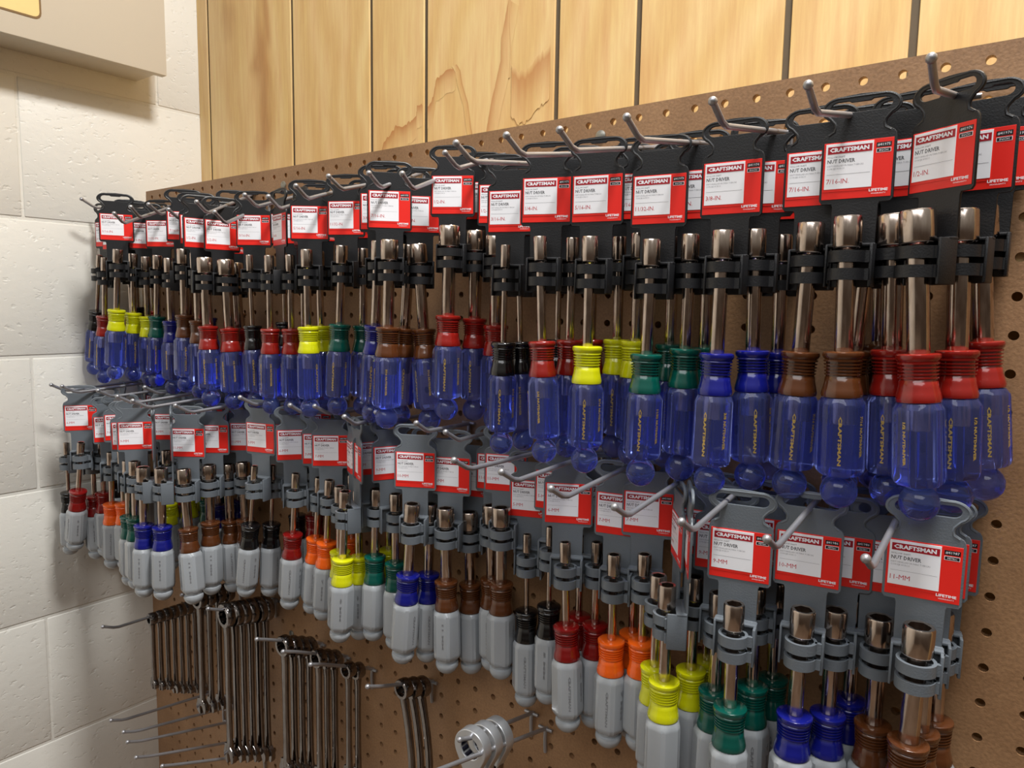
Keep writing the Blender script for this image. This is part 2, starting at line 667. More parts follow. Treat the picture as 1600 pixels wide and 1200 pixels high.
# ---------------------------------------------------------------- wall cabinet
def cabinet():
    root = put(empty('wall_cabinet'), -45.7, -10, 7.4)
    tag(root, 'beige metal box on the block wall, cut off by the top left corner', 'cabinet')
    b = bmesh.new()
    box(b, -1.3, 1.1, -18, 10.3, 0, 26, 0, bevel=0.06)
    link_mesh('body', b, ['cabinet_paint'], root)
    b = bmesh.new()
    box(b, 1.1, 1.65, -18.4, 10.75, -0.05, 26.3, 0, bevel=0.05)
    link_mesh('cover', b, ['cabinet_paint'], root)
    b = bmesh.new()
    def rr(x, y0, y1, z0, z1, r, mat):
        pts = []
        for (cy, cz, a0) in ((y1 - r, z0 + r, -90), (y1 - r, z1 - r, 0), (y0 + r, z1 - r, 90), (y0 + r, z0 + r, 180)):
            for t in range(5):
                a = math.radians(a0 + t * 22.5)
                pts.append((cy + r * math.cos(a), cz + r * math.sin(a)))
        lo = [(x - 0.02, p[0], p[1]) for p in pts]
        hi = [(x, p[0], p[1]) for p in pts]
        rings(b, [lo, hi], mat)
    rr(1.68, -9.4, 3.95, 1.1, 9.5, 0.35, 1)
    rr(1.69, -9.3, 3.85, 1.2, 9.4, 0.28, 0)
    bmesh.ops.recalc_face_normals(b, faces=b.faces)
    link_mesh('paper_label', b, ['manila', 'manila_edge'], root, smooth=False)
cabinet()

# brown heartwood figure in the panelling (colour of the veneer itself)
def heartwood():
    A = [(-28.76, 1.6), (-28.55, 2.18), (-27.96, 2.56), (-27.66, 2.85), (-26.99, 2.79), (-26.57, 2.96), (-26.15, 3.12), (-26.06, 3.62), (-25.69, 3.66), (-25.24, 3.46), (-24.93, 3.97), (-24.72, 4.71), (-24.46, 4.88), (-23.86, 5.01), (-23.39, 5.2), (-23.14, 4.88), (-23.01, 4.27), (-22.63, 3.31), (-22.41, 2.08), (-22.24, 1.46)]
    Bl = [(-20.2, 7.44), (-20.38, 6.64), (-20.59, 5.84), (-20.61, 4.86), (-20.89, 3.91), (-21.15, 3.08), (-21.33, 2.23), (-21.48, 1.51)]
    Cl = [(-19.96, 4.25), (-19.51, 3.89), (-19.15, 3.89), (-18.69, 4.14), (-18.24, 4.49), (-17.83, 4.74)]
    bm = bmesh.new()
    lay = bm.verts.layers.float.new('figure')
    depth = [-0.004]
    def strip(line, off, fac, dx=0.0, dz=-1.0):
        """rows of vertices offset sideways from a line; fac = heartwood share per row"""
        rows = []
        n = len(line)
        depth[0] -= 0.004
        for o_, f_ in zip(off, fac):
            row = []
            for i, (x, z) in enumerate(line):
                v = bm.verts.new((x + dx * o_, depth[0], z + dz * o_))
                v[lay] = f_
                row.append(v)
            rows.append(row)
        for r0, r1 in zip(rows, rows[1:]):
            for i in range(n - 1):
                q = (r0[i], r0[i + 1], r1[i + 1], r1[i])
                if any(abs(v.co.x - g) < 0.13 for v in q for g in (-29.55, -25.47, -17.5)):
                    continue
                bm.faces.new(q)
    def fine(line, k=5, j=0.035):
        out = []
        for (x0, z0), (x1, z1) in zip(line, line[1:]):
            for s in range(k):
                t = s / k
                out.append((x0 + (x1 - x0) * t + R.uniform(-j, j) * 0.3, z0 + (z1 - z0) * t + R.uniform(-j, j) * 2.2))
        out.append(line[-1])
        return out
    strip(fine(A[:15]), (-0.03, 0.0, 0.12, 0.5, 1.1), (0.0, 0.75, 0.6, 0.25, 0.0))
    strip(fine(A[14:], 3, 0.01), (-0.02, 0.0, 0.07, 0.3), (0.0, 0.6, 0.25, 0.0), -1, -0.1)
    strip(fine(Bl, 5, 0.02), (-0.03, 0.0, 0.1, 0.35, 0.8), (0.0, 0.65, 0.5, 0.2, 0.0), 0.75, -0.5)
    strip([(-20.1, 8.5), (-20.15, 6.5), (-20.05, 5.2), (-20.1, 4.0)], (-0.06, 0.0, 0.06), (0.0, 0.5, 0.0), 1, 0)
    strip(fine(Cl, 5, 0.05), (-0.3, 0.05, 0.4, 1.0, 2.0), (0.0, 0.6, 0.5, 0.25, 0.0))
    bmesh.ops.recalc_face_normals(bm, faces=bm.faces)
    o = link_mesh('trim_heartwood', bm, ['heartwood'], smooth=False)
    put(o, 0, 4.45, 0)
    structure(o)

# ---------------------------------------------------------------- hanging card of a nut driver
def arc(cx, cz, rx, rz, a0, a1, n):
    return [(cx + rx * math.cos(math.radians(a0 + (a1 - a0) * i / n)),
             cz + rz * math.sin(math.radians(a0 + (a1 - a0) * i / n))) for i in range(n + 1)]

def hanger_outline():
    half = []
    # from top centre, clockwise down the right side
    half += [(0.0, 0.22), (0.3, 0.205)]
    half += arc(0.50, -0.10, 0.42, 0.285, 78, -62, 9)
    half += [(0.62, -0.42), (0.585, -0.52), (0.60, -0.62), (0.70, -0.70), (0.80, -0.75), (0.84, -0.82)]
    half += [(0.86, -0.92), (0.86, -2.38), (0.80, -2.46), (0.56, -2.47), (0.53, -2.55), (0.52, -3.50)]
    left = [(-x, z) for x, z in reversed(half) if x > 0]
    return half + left

def hanger_slot():
    top = [(0.0, 0.045), (0.22, 0.045), (0.28, 0.085)]
    top += arc(0.55, -0.07, 0.18, 0.155, 90, -90, 7)
    top += [(0.0, -0.225)]
    left = [(-x, z) for x, z in reversed(top) if x > 0]
    return top + left

GREY_PACK = {'body': 'grey_plastic'}

def make_hanger(matname):
    """returns (body mesh, clip mesh) object prototypes as bmesh builders"""
    bm = slab_from_curves([hanger_outline(), hanger_slot()], 0.045, 0.012, 1)
    # raised lip round the loop
    lip = arc(0.50, -0.09, 0.375, 0.255, 100, -55, 9) + [(0.585, -0.45), (0.56, -0.54), (0.585, -0.66), (0.72, -0.74)]
    lip = [(0.15, 0.165)] + lip
    path = [(-x, z) for x, z in reversed(lip)] + lip
    tube(bm, [(x, 0, z) for x, z in path], 0.048, 8)
    bmesh.ops.recalc_face_normals(bm, faces=bm.faces)
    return bm

def make_clip(sock_r, sh_r):
    bm = bmesh.new()
    # sloping shelf and back plate
    box(bm, -0.56, 0.56, -0.12, 0.02, -4.62, -3.50, 0, bevel=0.03)
    fs = box(bm, -0.58, 0.58, -0.30, 0.0, -3.60, -3.52, 0, bevel=0.02)
    # side wing
    box(bm, 0.50, 0.58, -0.56, 0.0, -4.62, -3.54, 0, bevel=0.025)
    box(bm, -0.58, -0.52, -0.34, 0.0, -4.62, -3.54, 0, bevel=0.02)
    ro = max(0.40, sock_r + 0.09)
    for z0, z1 in ((-4.02, -3.73), (-4.46, -4.17)):
        loops = []
        n = 26
        ri = ro - 0.085
        for i in range(n + 1):
            a = math.radians(118 + 304 * i / n)
            c, s = math.cos(a), math.sin(a)
            loops.append([(ri * c, -0.55 + ri * s, z0), (ro * c, -0.55 + ro * s, z0),
                          (ro * c, -0.55 + ro * s, z1), (ri * c, -0.55 + ri * s, z1)])
        rings(bm, loops, 0)
        box(bm, ro - 0.06, 0.52, -0.62, -0.50, z0, z1, 0)
        # fingers that touch the shaft
        for sgn in (-1, 1):
            box(bm, min(sgn * (sh_r + 0.005), sgn * (ri + 0.02)), max(sgn * (sh_r + 0.005), sgn * (ri + 0.02)), -0.59, -0.51, z0 + 0.05, z1 - 0.05, 0)
    bmesh.ops.recalc_face_normals(bm, faces=bm.faces)
    return bm

LM = ['label_red', 'label_white', 'label_darkred', 'label_black', 'ink_grey', 'ink_light', 'ink_red', 'label_white']

def make_label(size_txt, number, metric):
    """red paper card with white panel; origin as hanger"""
    bm = bmesh.new()
    L_, R_, T_, B_ = -0.81, 0.81, -0.93, -2.36
    box(bm, L_, R_, -0.050, -0.030, B_, T_, 0, bevel=0.006)
    # white panel, raised sleeve below it
    px0, px1, pz0, pz1 = -0.76, 0.36, -2.10, -0.96
    box(bm, px0 - 0.03, px1 + 0.02, -0.058, -0.04, pz0 - 0.07, pz1 + 0.0, 0, bevel=0.006)
    box(bm, px0, px1, -0.064, -0.05, pz0, pz1, 1, bevel=0.004)
    box(bm, px0 + 0.05, px1 - 0.03, -0.068, -0.058, -1.215, -1.03, 2)
    Y = -0.0695
    text_into(bm, 'CRAFTSMAN', 0.10, px0 + 0.09, -1.165, Y, 7, width=0.93, bold=0.006)
    Y2 = -0.0660
    text_into(bm, 'HOLLOW SHAFT', 0.045, px0 + 0.05, -1.315, Y2, 4, width=0.42)
    text_into(bm, 'NUT DRIVER', 0.095, px0 + 0.05, -1.445, Y2, 4, width=0.66, bold=0.003)
    text_into(bm, 'DESTORNILLADOR PARA TUERCAS', 0.042, px0 + 0.05, -1.535, Y2, 5, width=0.86)
    text_into(bm, 'CON EJE HUECO', 0.042, px0 + 0.05, -1.605, Y2, 5, width=0.42)
    box(bm, px0 + 0.05, px1 - 0.05, Y2, -0.06, -1.735, -1.729, 5)
    text_into(bm, size_txt, 0.125, px0 + 0.05, -1.965, Y2, 6, spacing=0.95)
    # right-hand strip
    box(bm, 0.42, 0.76, -0.054, -0.045, -1.145, -1.03, 3)
    text_into(bm, number, 0.065, 0.445, -1.115, -0.0555, 7, width=0.29)
    box(bm, 0.425, 0.755, -0.0535, -0.045, -1.275, -1.175, 7)
    box(bm, 0.435, 0.745, -0.0545, -0.045, -1.265, -1.185, 3)
    text_into(bm, 'METRIC' if metric else 'INCH', 0.045, 0.59, -1.248, -0.056, 7, width=0.20, align='CENTER')
    text_into(bm, 'LIFETIME', 0.065, 0.31, -2.215, -0.0595, 7, width=0.43, bold=0.003)
    text_into(bm, 'WARRANTY', 0.035, 0.36, -2.285, -0.0595, 7, width=0.34)
    return bm

# ---------------------------------------------------------------- nut driver (own axis, z 0 = collar top)
def make_shaft(sock_r, sh_r, metric):
    bm = bmesh.new()
    n = 22
    z1, z2 = (2.98, 2.24) if metric else (3.38, 2.60)           # socket top / bottom
    tang = [(-1.75, sh_r * 0.9), (0.0, sh_r * 0.9)] if metric else [(-1.86, 0.23), (-1.82, 0.25), (-1.0, 0.25), (-0.98, sh_r * 0.9)]
    prof = tang + [(0.0, sh_r * 0.96), (0.02, sh_r), (z2 - 0.06, sh_r), (z2, sock_r * 0.93), (z2 + 0.05, sock_r),
            (z1 - 0.05, sock_r), (z1, sock_r * 0.93)]
    rows = lathe(bm, prof, n, cap0=True, cap1=False)
    # rim and hexagon bore
    top = rows[-1]
    hexr = sock_r * 0.76
    inner = []
    for i in range(n):
        a = 2 * math.pi * i / n
        m = (a % (math.pi / 3)) - math.pi / 6
        rr = hexr * math.cos(math.pi / 6) / math.cos(m) * 1.0
        inner.append((rr * math.cos(a), rr * math.sin(a)))
    up = [bm.verts.new((x, y, z1 - 0.01)) for x, y in inner]
    dn = [bm.verts.new((x, y, z1 - 0.5)) for x, y in inner]
    for i in range(n):
        j = (i + 1) % n
        bm.faces.new((top[i], top[j], up[j], up[i]))
        bm.faces.new((up[i], up[j], dn[j], dn[i]))
    f = bm.faces.new(dn)
    f.material_index = 1
    return bm

def make_collar(hr):
    bm = bmesh.new()
    k = hr / 0.58
    prof = [(-1.18, 0.40 * k), (-1.16, 0.475 * k), (-1.08, 0.485 * k), (-0.95, 0.455 * k), (-0.80, 0.42 * k), (-0.66, 0.405 * k)]
    z = -0.64
    for i in range(5):
        prof += [(z, 0.385 * k), (z + 0.035, 0.385 * k), (z + 0.045, (0.42 + 0.006 * i) * k), (z + 0.075, (0.422 + 0.006 * i) * k)]
        z += 0.085
    prof += [(-0.20, 0.42 * k), (-0.16, 0.455 * k), (-0.10, 0.48 * k), (-0.03, 0.47 * k), (0.0, 0.42 * k), (0.0, 0.20 * k)]
    lathe(bm, prof, 28)
    return bm

def handle_section(r, n=48):
    pts = []
    for i in range(n):
        a = 2 * math.pi * i / n
        m = (a % (math.pi / 3)) - math.pi / 6
        rr = min(r, r * 0.915 / math.cos(m))
        # shallow groove on each corner
        d = abs(abs(m) - math.pi / 6)
        if d < 0.07:
            rr *= 0.965
        pts.append((math.cos(a) * rr / r, math.sin(a) * rr / r))
    return pts

def make_handle(hr, clear):
    bm = bmesh.new()
    sec = handle_section(1.0)
    n = len(sec)
    def loop(z, r, blend):
        return [(r * (c * blend + math.cos(2 * math.pi * i / n) * (1 - blend)),
                 r * (s * blend + math.sin(2 * math.pi * i / n) * (1 - blend)), z) for i, (c, s) in enumerate(sec)]
    L = [loop(-3.42, hr * 0.30, 0), loop(-3.36, hr * 0.62, 0)]
    L = []
    br = 0.44 * hr / 0.58
    # ball end
    if clear:
        zc = -3.62
        for a in (-88, -70, -50, -30, -10, 10, 28, 44, 56):
            ar = math.radians(a)
            L.append(loop(zc + br * math.sin(ar), br * math.cos(ar), 0))
        L += [loop(-3.24, hr * 0.50, 0), loop(-3.20, hr * 0.66, 0.2), loop(-3.17, hr * 0.84, 0.7), loop(-3.10, hr * 0.95, 1), loop(-3.0, hr, 1)]
    else:
        zc = -3.44
        for a in (-88, -70, -52, -34, -16, -2):
            ar = math.radians(a)
            L.append(loop(zc + br * 1.0 * math.sin(ar), br * 1.06 * math.cos(ar), 0))
        L += [loop(zc + 0.06, br * 1.02, 0), loop(zc + 0.09, br * 0.86, 0), loop(-3.24, hr * 0.70, 0), loop(-3.19, hr * 0.86, 0.8), loop(-3.08, hr * 0.98, 1), loop(-2.98, hr, 1)]
    L += [loop(-1.42, hr * 0.985, 1), loop(-1.33, hr * 0.965, 0.85), loop(-1.24, hr * 0.86, 0.35), loop(-1.185, hr * 0.80, 0), loop(-1.18, hr * 0.5, 0)]
    rings(bm, L)
    return bm

def make_print(hr, a_txt, b_txt):
    """lettering lying on two facets, reading downwards"""
    out = []
    for (txt, ang, h, wid) in ((a_txt, -90, 0.078, 1.25), (b_txt, -30, 0.07, 1.05)):
        bm = bmesh.new()
        text_into(bm, txt, h, 0, 0, 0, 0, width=wid, rot=-math.pi / 2, bold=0.004, extrude=0.004)
        for v in bm.verts:
            v.co.z += -1.62
            v.co.x -= -0.04
        d = hr * 0.915 * 0.985 + 0.006
        a = math.radians(ang)
        nx, ny = math.cos(a), math.sin(a)
        for v in bm.verts:
            x, y, z = v.co
            # facet tangent, reading upright for someone looking at the facet
            tx, ty = -ny, nx
            v.co = (nx * (d - y * 1.0) + tx * x, ny * (d - y * 1.0) + ty * x, z)
        out.append(bm)
    return out

SOCK = {'3/16': .175, '1/4': .22, '5/16': .26, '11/32': .27, '3/8': .30, '7/16': .345, '1/2': .40,
        '5': .165, '6': .20, '7': .235, '8': .26, '9': .285, '10': .32, '11': .36}
SHAF = {'3/16': .105, '1/4': .15, '5/16': .165, '11/32': .185, '3/8': .205, '7/16': .225, '1/2': .255,
        '5': .10, '6': .135, '7': .15, '8': .17, '9': .19, '10': .205, '11': .235}
HAND = {'3/16': .55, '1/4': .55, '5/16': .57, '11/32': .58, '3/8': .58, '7/16': .60, '1/2': .60,
        '5': .55, '6': .56, '7': .57, '8': .57, '9': .57, '10': .58, '11': .58}
NUMB = {'3/16': '#41970', '1/4': '#41971', '5/16': '#41972', '11/32': '#41973', '3/8': '#41974', '7/16': '#41975', '1/2': '#41976',
        '5': '#41981', '6': '#41982', '7': '#41983', '8': '#41984', '9': '#41985', '10': '#41986', '11': '#41987'}
COLR = {'3/16': 'black', '1/4': 'red', '5/16': 'yellow', '11/32': 'green', '3/8': 'blue', '7/16': 'brown', '1/2': 'red',
        '5': 'black', '6': 'darkred', '7': 'orange', '8': 'yellow', '9': 'green', '10': 'blue', '11': 'brown'}

def build_driver(key, metric):
    root = empty('nut_driver')
    hr = HAND[key]
    link_mesh('shaft', make_shaft(SOCK[key], SHAF[key], metric), ['chrome', 'dark_hole'], root, angle=35)
    link_mesh('collar', make_collar(hr), ['col_' + COLR[key]], root, angle=50)
    h = link_mesh('handle', make_handle(hr, not metric), ['grey_handle' if metric else 'clear_blue'], root, angle=25)
    unit = '%s-MM' % key if metric else key + ' NUTDRIVER'
    for b in make_print(hr, 'CRAFTSMAN', ('%s MM' % key) if metric else unit):
        link_mesh('lettering', b, ['emboss_grey' if metric else 'gold_print'], h, smooth=False)
    return root

def build_hanger(key, metric):
    root = empty('display_hanger')
    pm = 'grey_plastic' if metric else 'black_plastic'
    link_mesh('card_body', make_hanger(pm), [pm], root, angle=35)
    link_mesh('clip', make_clip(SOCK[key], SHAF[key]), [pm], root, angle=35)
    size = '%s-MM' % key if metric else key + '-IN.'
    link_mesh('card_label', make_label(size, NUMB[key], metric), LM, root, smooth=False)
    return root

def copy_tree(o, parent=None):
    c = o.copy()
    col.objects.link(c)
    if parent is not None:
        c.parent = parent
    for ch in list(o.children):
        copy_tree(ch, c)
    return c

# ---------------------------------------------------------------- peg hooks
def build_hook(base, tip, bend_len=0.75, r=0.082, up=0.42):
    """base at the board (x, 0, z); tip in inches"""
    root = empty('peg_hook')
    bx, _, bz = base
    tx, ty, tz = tip
    bm = bmesh.new()
    dy = bend_len
    f = (ty + dy) / ty
    bend = (bx + (tx - bx) * f, ty + dy, tz - up)
    pts = [(0, -0.06, 0), (0, -0.35, 0)]
    s = Vector((bend[0] - bx, bend[1], bend[2] - bz))
    e = Vector((tx - bx, ty, tz - bz))
    path = [Vector((0, -0.02, 0)), s * 0.12, s * 0.5, s * 0.86, s * 0.97, s + (e - s) * 0.18, s + (e - s) * 0.55, e]
    tube(bm, path, [r] * 7 + [r * 0.98], 12)
    link_mesh('wire_arm', bm, ['zinc'], root, angle=60)
    bm = bmesh.new()
    d = (e - s).normalized()
    c = e - d * 0.02
    rr = r * 1.38
    loops = []
    side = d.cross(Vector((1, 0, 0))).normalized()
    oth = d.cross(side)
    for a in (-75, -45, -15, 15, 40, 62, 80, 89):
        ar = math.radians(a)
        loops.append([tuple(c + d * (rr * math.sin(ar)) + rr * math.cos(ar) * (math.cos(2 * math.pi * k / 12) * side + math.sin(2 * math.pi * k / 12) * oth)) for k in range(12)])
    rings(bm, loops)
    bmesh.ops.recalc_face_normals(bm, faces=bm.faces)
    link_mesh('ball_tip', bm, ['zinc'], root, angle=60)
    bm = bmesh.new()
    # bracket: cross wire and locating prong pushed into the hole below
    tube(bm, smooth_path([(-0.32, -0.10, 0.02), (0, -0.12, 0.02), (0.32, -0.10, 0.02)], 2), 0.075, 8)
    tube(bm, smooth_path([(0, -0.10, 0.02), (0, -0.13, -0.35), (0, -0.11, -0.8), (0, -0.09, -0.98)], 3), 0.075, 8)
    tube(bm, [(0, -0.10, 0.02), (0, 0.3, 0.0), (0, 0.42, 0.22)], 0.075, 8)
    link_mesh('bracket', bm, ['zinc'], root, angle=60)
    root.location = W(bx, 0, bz)
    return root

# ---------------------------------------------------------------- placement of hooks, hangers, drivers
HOOKS = [
 (1, '1/2', 1, -1.45, -0.9, (-1.45, -6.1, -1.52), [(-1.71, -3.0, 0.26, 0.23, 1), (-2.44, -2.14, 0.16, 0.16, 1), (-1.03, -1.94, 0.16, 0.18, 1), (-0.6, -0.87, 0.31, 0.25, 1)]),
 (1, '7/16', 1, -3.74, -1.01, (-3.74, -6.1, -1.64), [(-3.4, -2.9, 0.1, 0.18, 1), (-4.54, -2.58, -0.09, 0.07, 1), (-3.38, -1.74, -0.16, 0.04, 1), (-2.98, -0.79, 0.14, 0.06, 1)]),
 (1, '3/8', 1, -5.86, -1.19, (-5.86, -6.1, -1.64), [(-6.65, -3.12, -0.04, 0.0, 1), (-5.95, -2.21, 0.1, -0.03, 1), (-5.59, -1.11, 0.06, -0.24, 1)]),
 (1, '11/32', 1, -8.1, -1.24, (-8.1, -6.1, -1.68), [(-8.85, -3.06, -0.06, -0.15, 1), (-7.96, -2.28, -0.03, -0.07, 1), (-8.98, -1.18, 0.0, -0.14, 1), (-7.84, -1.14, 0.02, -0.2, 1)]),
 (1, '5/16', 1, -10.12, -1.09, (-10.12, -6.1, -1.72), [(-10.78, -3.29, -0.0, 0.03, 1), (-9.8, -1.97, -0.02, 0.04, 1), (-10.85, -1.28, 0.01, -0.05, 1)]),
 (1, '1/4', 1, -11.93, -1.09, (-11.93, -6.1, -1.63), [(-12.5, -3.32, 0.17, 0.12, 1), (-12.15, -2.2, -0.03, 0.01, 1), (-11.95, -1.13, -0.0, -0.12, 1)]),
 (1, '3/16', 1, -13.85, -1.28, (-13.85, -6.1, -1.61), [(-14.66, -2.62, -0.04, -0.11, 1), (-14.73, -1.53, 0.17, -0.26, 1), (-13.35, -1.15, 0.0, -0.18, 0)]),
 (1, '1/2', 2, -17.0, -0.62, (-16.78, -3.43, -1.09), [(-17.77, -2.13, -0.06, 0.71, 1), (-16.2, -1.15, 0.02, 0.26, 1), (-17.37, -1.03, -0.0, 0.47, 1)]),
 (1, '7/16', 2, -19.19, -0.93, (-17.95, -4.38, -1.84), [(-20.1, -3.08, -0.11, 0.32, 1), (-19.34, -1.87, 0.35, 0.09, 1), (-20.51, -1.78, -0.31, 0.1, 1)]),
 (1, '3/8', 2, -21.05, -0.79, (-20.1, -4.03, -1.56), [(-21.22, -2.73, -0.23, 0.31, 1)]),
 (1, '11/32', 2, -23.53, -0.97, (-23.06, -3.57, -1.32), [(-24.05, -2.27, -0.22, 0.22, 1), (-23.83, -1.14, -0.05, 0.03, 1)]),
 (1, '5/16', 2, -25.75, -1.02, (-24.49, -4.11, -1.65), [(-25.55, -2.81, 0.03, 0.13, 1), (-26.03, -1.76, 0.09, 0.02, 1)]),
 (1, '1/4', 2, -27.79, -1.2, (-26.39, -4.14, -1.94), [(-28.38, -2.84, -0.03, -0.04, 1), (-27.39, -2.39, 0.0, -0.07, 1), (-27.81, -1.37, -0.0, -0.18, 1)]),
 (1, '3/16', 2, -29.66, -1.07, (-28.5, -3.93, -1.67), [(-30.15, -2.63, 0.13, 0.03, 1), (-29.66, -1.15, 0.0, 0.03, 0)]),
 (1, '1/2', 3, -32.29, -1.25, (-29.78, -4.65, -2.42), [(-32.93, -3.35, 0.09, 0.02, 1), (-31.89, -2.8, 0.24, -0.14, 1), (-32.61, -1.83, 0.28, -0.34, 1)]),
 (1, '7/16', 3, -33.92, -0.71, (-31.48, -4.55, -1.83), [(-35.29, -3.25, -0.08, 0.52, 1), (-34.1, -3.16, 0.0, 0.26, 1), (-33.92, -1.15, 0.0, 0.39, 0)]),
 (1, '3/8', 3, -36.74, -1.01, (-35.06, -4.06, -1.88), [(-37.69, -2.76, -0.01, 0.09, 1), (-36.49, -2.35, 0.0, 0.09, 0), (-36.74, -1.15, 0.0, 0.09, 0)]),
 (1, '11/32', 3, -38.86, -0.8, (-37.22, -4.0, -1.46), [(-39.38, -2.7, -0.3, 0.3, 1), (-38.86, -1.15, 0.0, 0.3, 0)]),
 (1, '5/16', 3, -40.93, -0.6, (-36.43, -5.27, -1.8), [(-41.43, -3.97, -0.51, 0.78, 1), (-41.86, -2.86, -0.3, 0.47, 1), (-40.78, -2.56, -0.04, 0.24, 1)]),
 (1, '1/4', 3, -43.0, -0.74, (-38.77, -5.05, -1.94), [(-43.5, -3.75, -0.41, 0.36, 1), (-43.5, -2.2, 0.0, 0.36, 0), (-43.0, -1.15, 0.0, 0.36, 0)]),
 (1, '3/16', 3, -45.0, -0.53, (-45.0, -4.12, -0.61), [(-45.54, -3.32, -0.77, 0.57, 1), (-45.5, -2.2, 0.0, 0.57, 0), (-45.0, -1.15, 0.0, 0.57, 0)]),
 (2, '11', 1, -1.97, -10.86, (-1.97, -6.1, -11.7), [(-1.25, -3.15, -0.05, 0.75, 1), (-1.15, -2.03, 0.03, 0.41, 1), (-2.27, -1.84, 0.01, 0.05, 1), (-0.95, -0.94, 0.1, 0.15, 1)]),
 (2, '10', 1, -4.07, -11.05, (-4.07, -6.1, -11.72), [(-4.0, -3.04, -0.07, 0.36, 1), (-3.36, -2.11, -0.02, 0.09, 1), (-3.06, -1.02, 0.0, 0.0, 1)]),
 (2, '9', 1, -6.19, -11.08, (-6.19, -6.1, -11.73), [(-5.6, -3.58, 0.03, 0.3, 1), (-6.37, -2.78, -0.01, 0.07, 1), (-5.48, -2.14, 0.04, 0.17, 1), (-5.22, -1.06, 0.06, -0.08, 1)]),
 (2, '8', 1, -8.09, -11.19, (-8.09, -6.1, -11.71), [(-7.72, -3.35, 0.02, 0.2, 1), (-8.44, -2.49, -0.0, -0.04, 1), (-7.35, -2.22, -0.0, 0.08, 1), (-7.29, -1.09, 0.01, -0.18, 1)]),
 (2, '7', 1, -10.15, -11.21, (-10.15, -6.1, -11.56), [(-10.32, -1.97, -0.0, 0.0, 1), (-9.3, -1.74, 0.02, 0.15, 1), (-10.08, -0.92, 0.03, -0.18, 1)]),
 (2, '6', 1, -11.94, -11.21, (-11.94, -6.1, -11.36), [(-11.96, -2.26, 0.16, 0.15, 1), (-11.33, -1.37, 0.02, -0.03, 1), (-12.28, -0.95, -0.03, -0.16, 1)]),
 (2, '5', 1, -13.84, -11.36, (-13.84, -6.1, -11.28), [(-13.32, -1.36, 0.01, 0.11, 1), (-14.4, -1.28, 0.05, -0.43, 1)]),
 (2, '11', 2, -16.88, -11.05, (-16.78, -3.32, -11.1), [(-17.89, -2.02, 0.08, 0.17, 1), (-15.45, -1.55, 0.06, 0.5, 1), (-17.53, -0.95, 0.12, -0.29, 1), (-16.4, -0.94, 0.09, 0.2, 1)]),
 (2, '10', 2, -18.42, -10.96, (-17.44, -4.17, -10.74), [(-19.2, -2.87, -0.3, 0.46, 1), (-19.16, -1.73, -0.07, 0.03, 1)]),
 (2, '9', 2, -20.8, -10.84, (-20.8, -3.11, -10.8), [(-21.79, -2.31, -0.14, 0.41, 1), (-20.69, -2.13, -0.0, 0.31, 1)]),
 (2, '8', 2, -22.66, -11.0, (-21.02, -4.54, -10.85), [(-22.8, -3.24, -0.24, 0.45, 1), (-24.1, -2.34, -0.04, 0.12, 1), (-23.05, -2.13, 0.02, 0.03, 1), (-22.16, -1.15, 0.0, 0.2, 0)]),
 (2, '7', 2, -24.9, -11.01, (-24.9, -3.02, -10.96), [(-25.2, -2.22, -0.32, 0.25, 1), (-26.29, -1.98, -0.38, 0.13, 1), (-24.65, -1.15, 0.0, 0.19, 0)]),
 (2, '6', 2, -26.44, -10.65, (-25.45, -3.9, -10.89), [(-27.24, -2.6, -0.37, 0.36, 1), (-27.52, -1.13, 0.0, 0.73, 1)]),
 (2, '5', 2, -28.9, -10.74, (-28.9, -4.16, -10.83), [(-29.55, -3.36, -0.56, 0.62, 1), (-29.46, -2.27, -0.28, 0.29, 1), (-28.9, -1.15, 0.0, 0.46, 0)]),
 (2, '11', 3, -32.2, -11.13, (-32.2, -5.53, -11.39), [(-32.9, -4.73, 0.34, 0.23, 1), (-32.84, -3.59, -0.04, 0.16, 1), (-32.92, -2.44, 0.15, -0.17, 1), (-31.78, -2.25, 0.14, 0.05, 1)]),
 (2, '10', 3, -34.0, -10.83, (-34.0, -6.67, -11.22), [(-35.09, -5.87, -0.2, 0.38, 1), (-34.04, -5.47, -0.13, 0.36, 1), (-34.25, -2.35, 0.0, 0.37, 0), (-34.0, -1.15, 0.0, 0.37, 0)]),
 (2, '9', 3, -36.0, -10.84, (-36.0, -6.5, -11.21), [(-36.3, -5.7, -0.12, 0.45, 1), (-37.41, -5.53, -0.13, 0.27, 1), (-35.5, -2.2, 0.0, 0.36, 0), (-36.0, -1.15, 0.0, 0.36, 0)]),
 (2, '7', 3, -40.2, -11.06, (-40.2, -5.67, -11.33), [(-41.01, -4.87, -0.22, 0.05, 1), (-39.9, -4.7, 0.0, 0.23, 1), (-39.7, -2.2, 0.0, 0.14, 0), (-40.2, -1.15, 0.0, 0.14, 0)]),
 (2, '6', 3, -42.6, -10.85, (-42.6, -6.54, -11.23), [(-43.2, -5.74, -0.87, 0.7, 1), (-43.66, -4.72, -0.03, -0.03, 1), (-42.55, -4.65, -0.0, 0.37, 1), (-42.6, -1.15, 0.0, 0.35, 0)]),
 (2, '5', 3, -44.6, -10.97, (-44.6, -6.36, -11.32), [(-45.09, -5.56, -0.06, 0.23, 1), (-45.1, -2.8, 0.0, 0.23, 0), (-44.1, -2.2, 0.0, 0.23, 0), (-44.6, -1.15, 0.0, 0.23, 0)]),
 (2, '8', 3, -38.0, -11.0, (-38.0, -4.2, -11.09), [(-37.5, -3.4, 0.0, 0.2, 0), (-38.5, -2.8, 0.0, 0.2, 0), (-37.5, -2.2, 0.0, 0.2, 0), (-38.0, -1.15, 0.0, 0.2, 0)]),
]


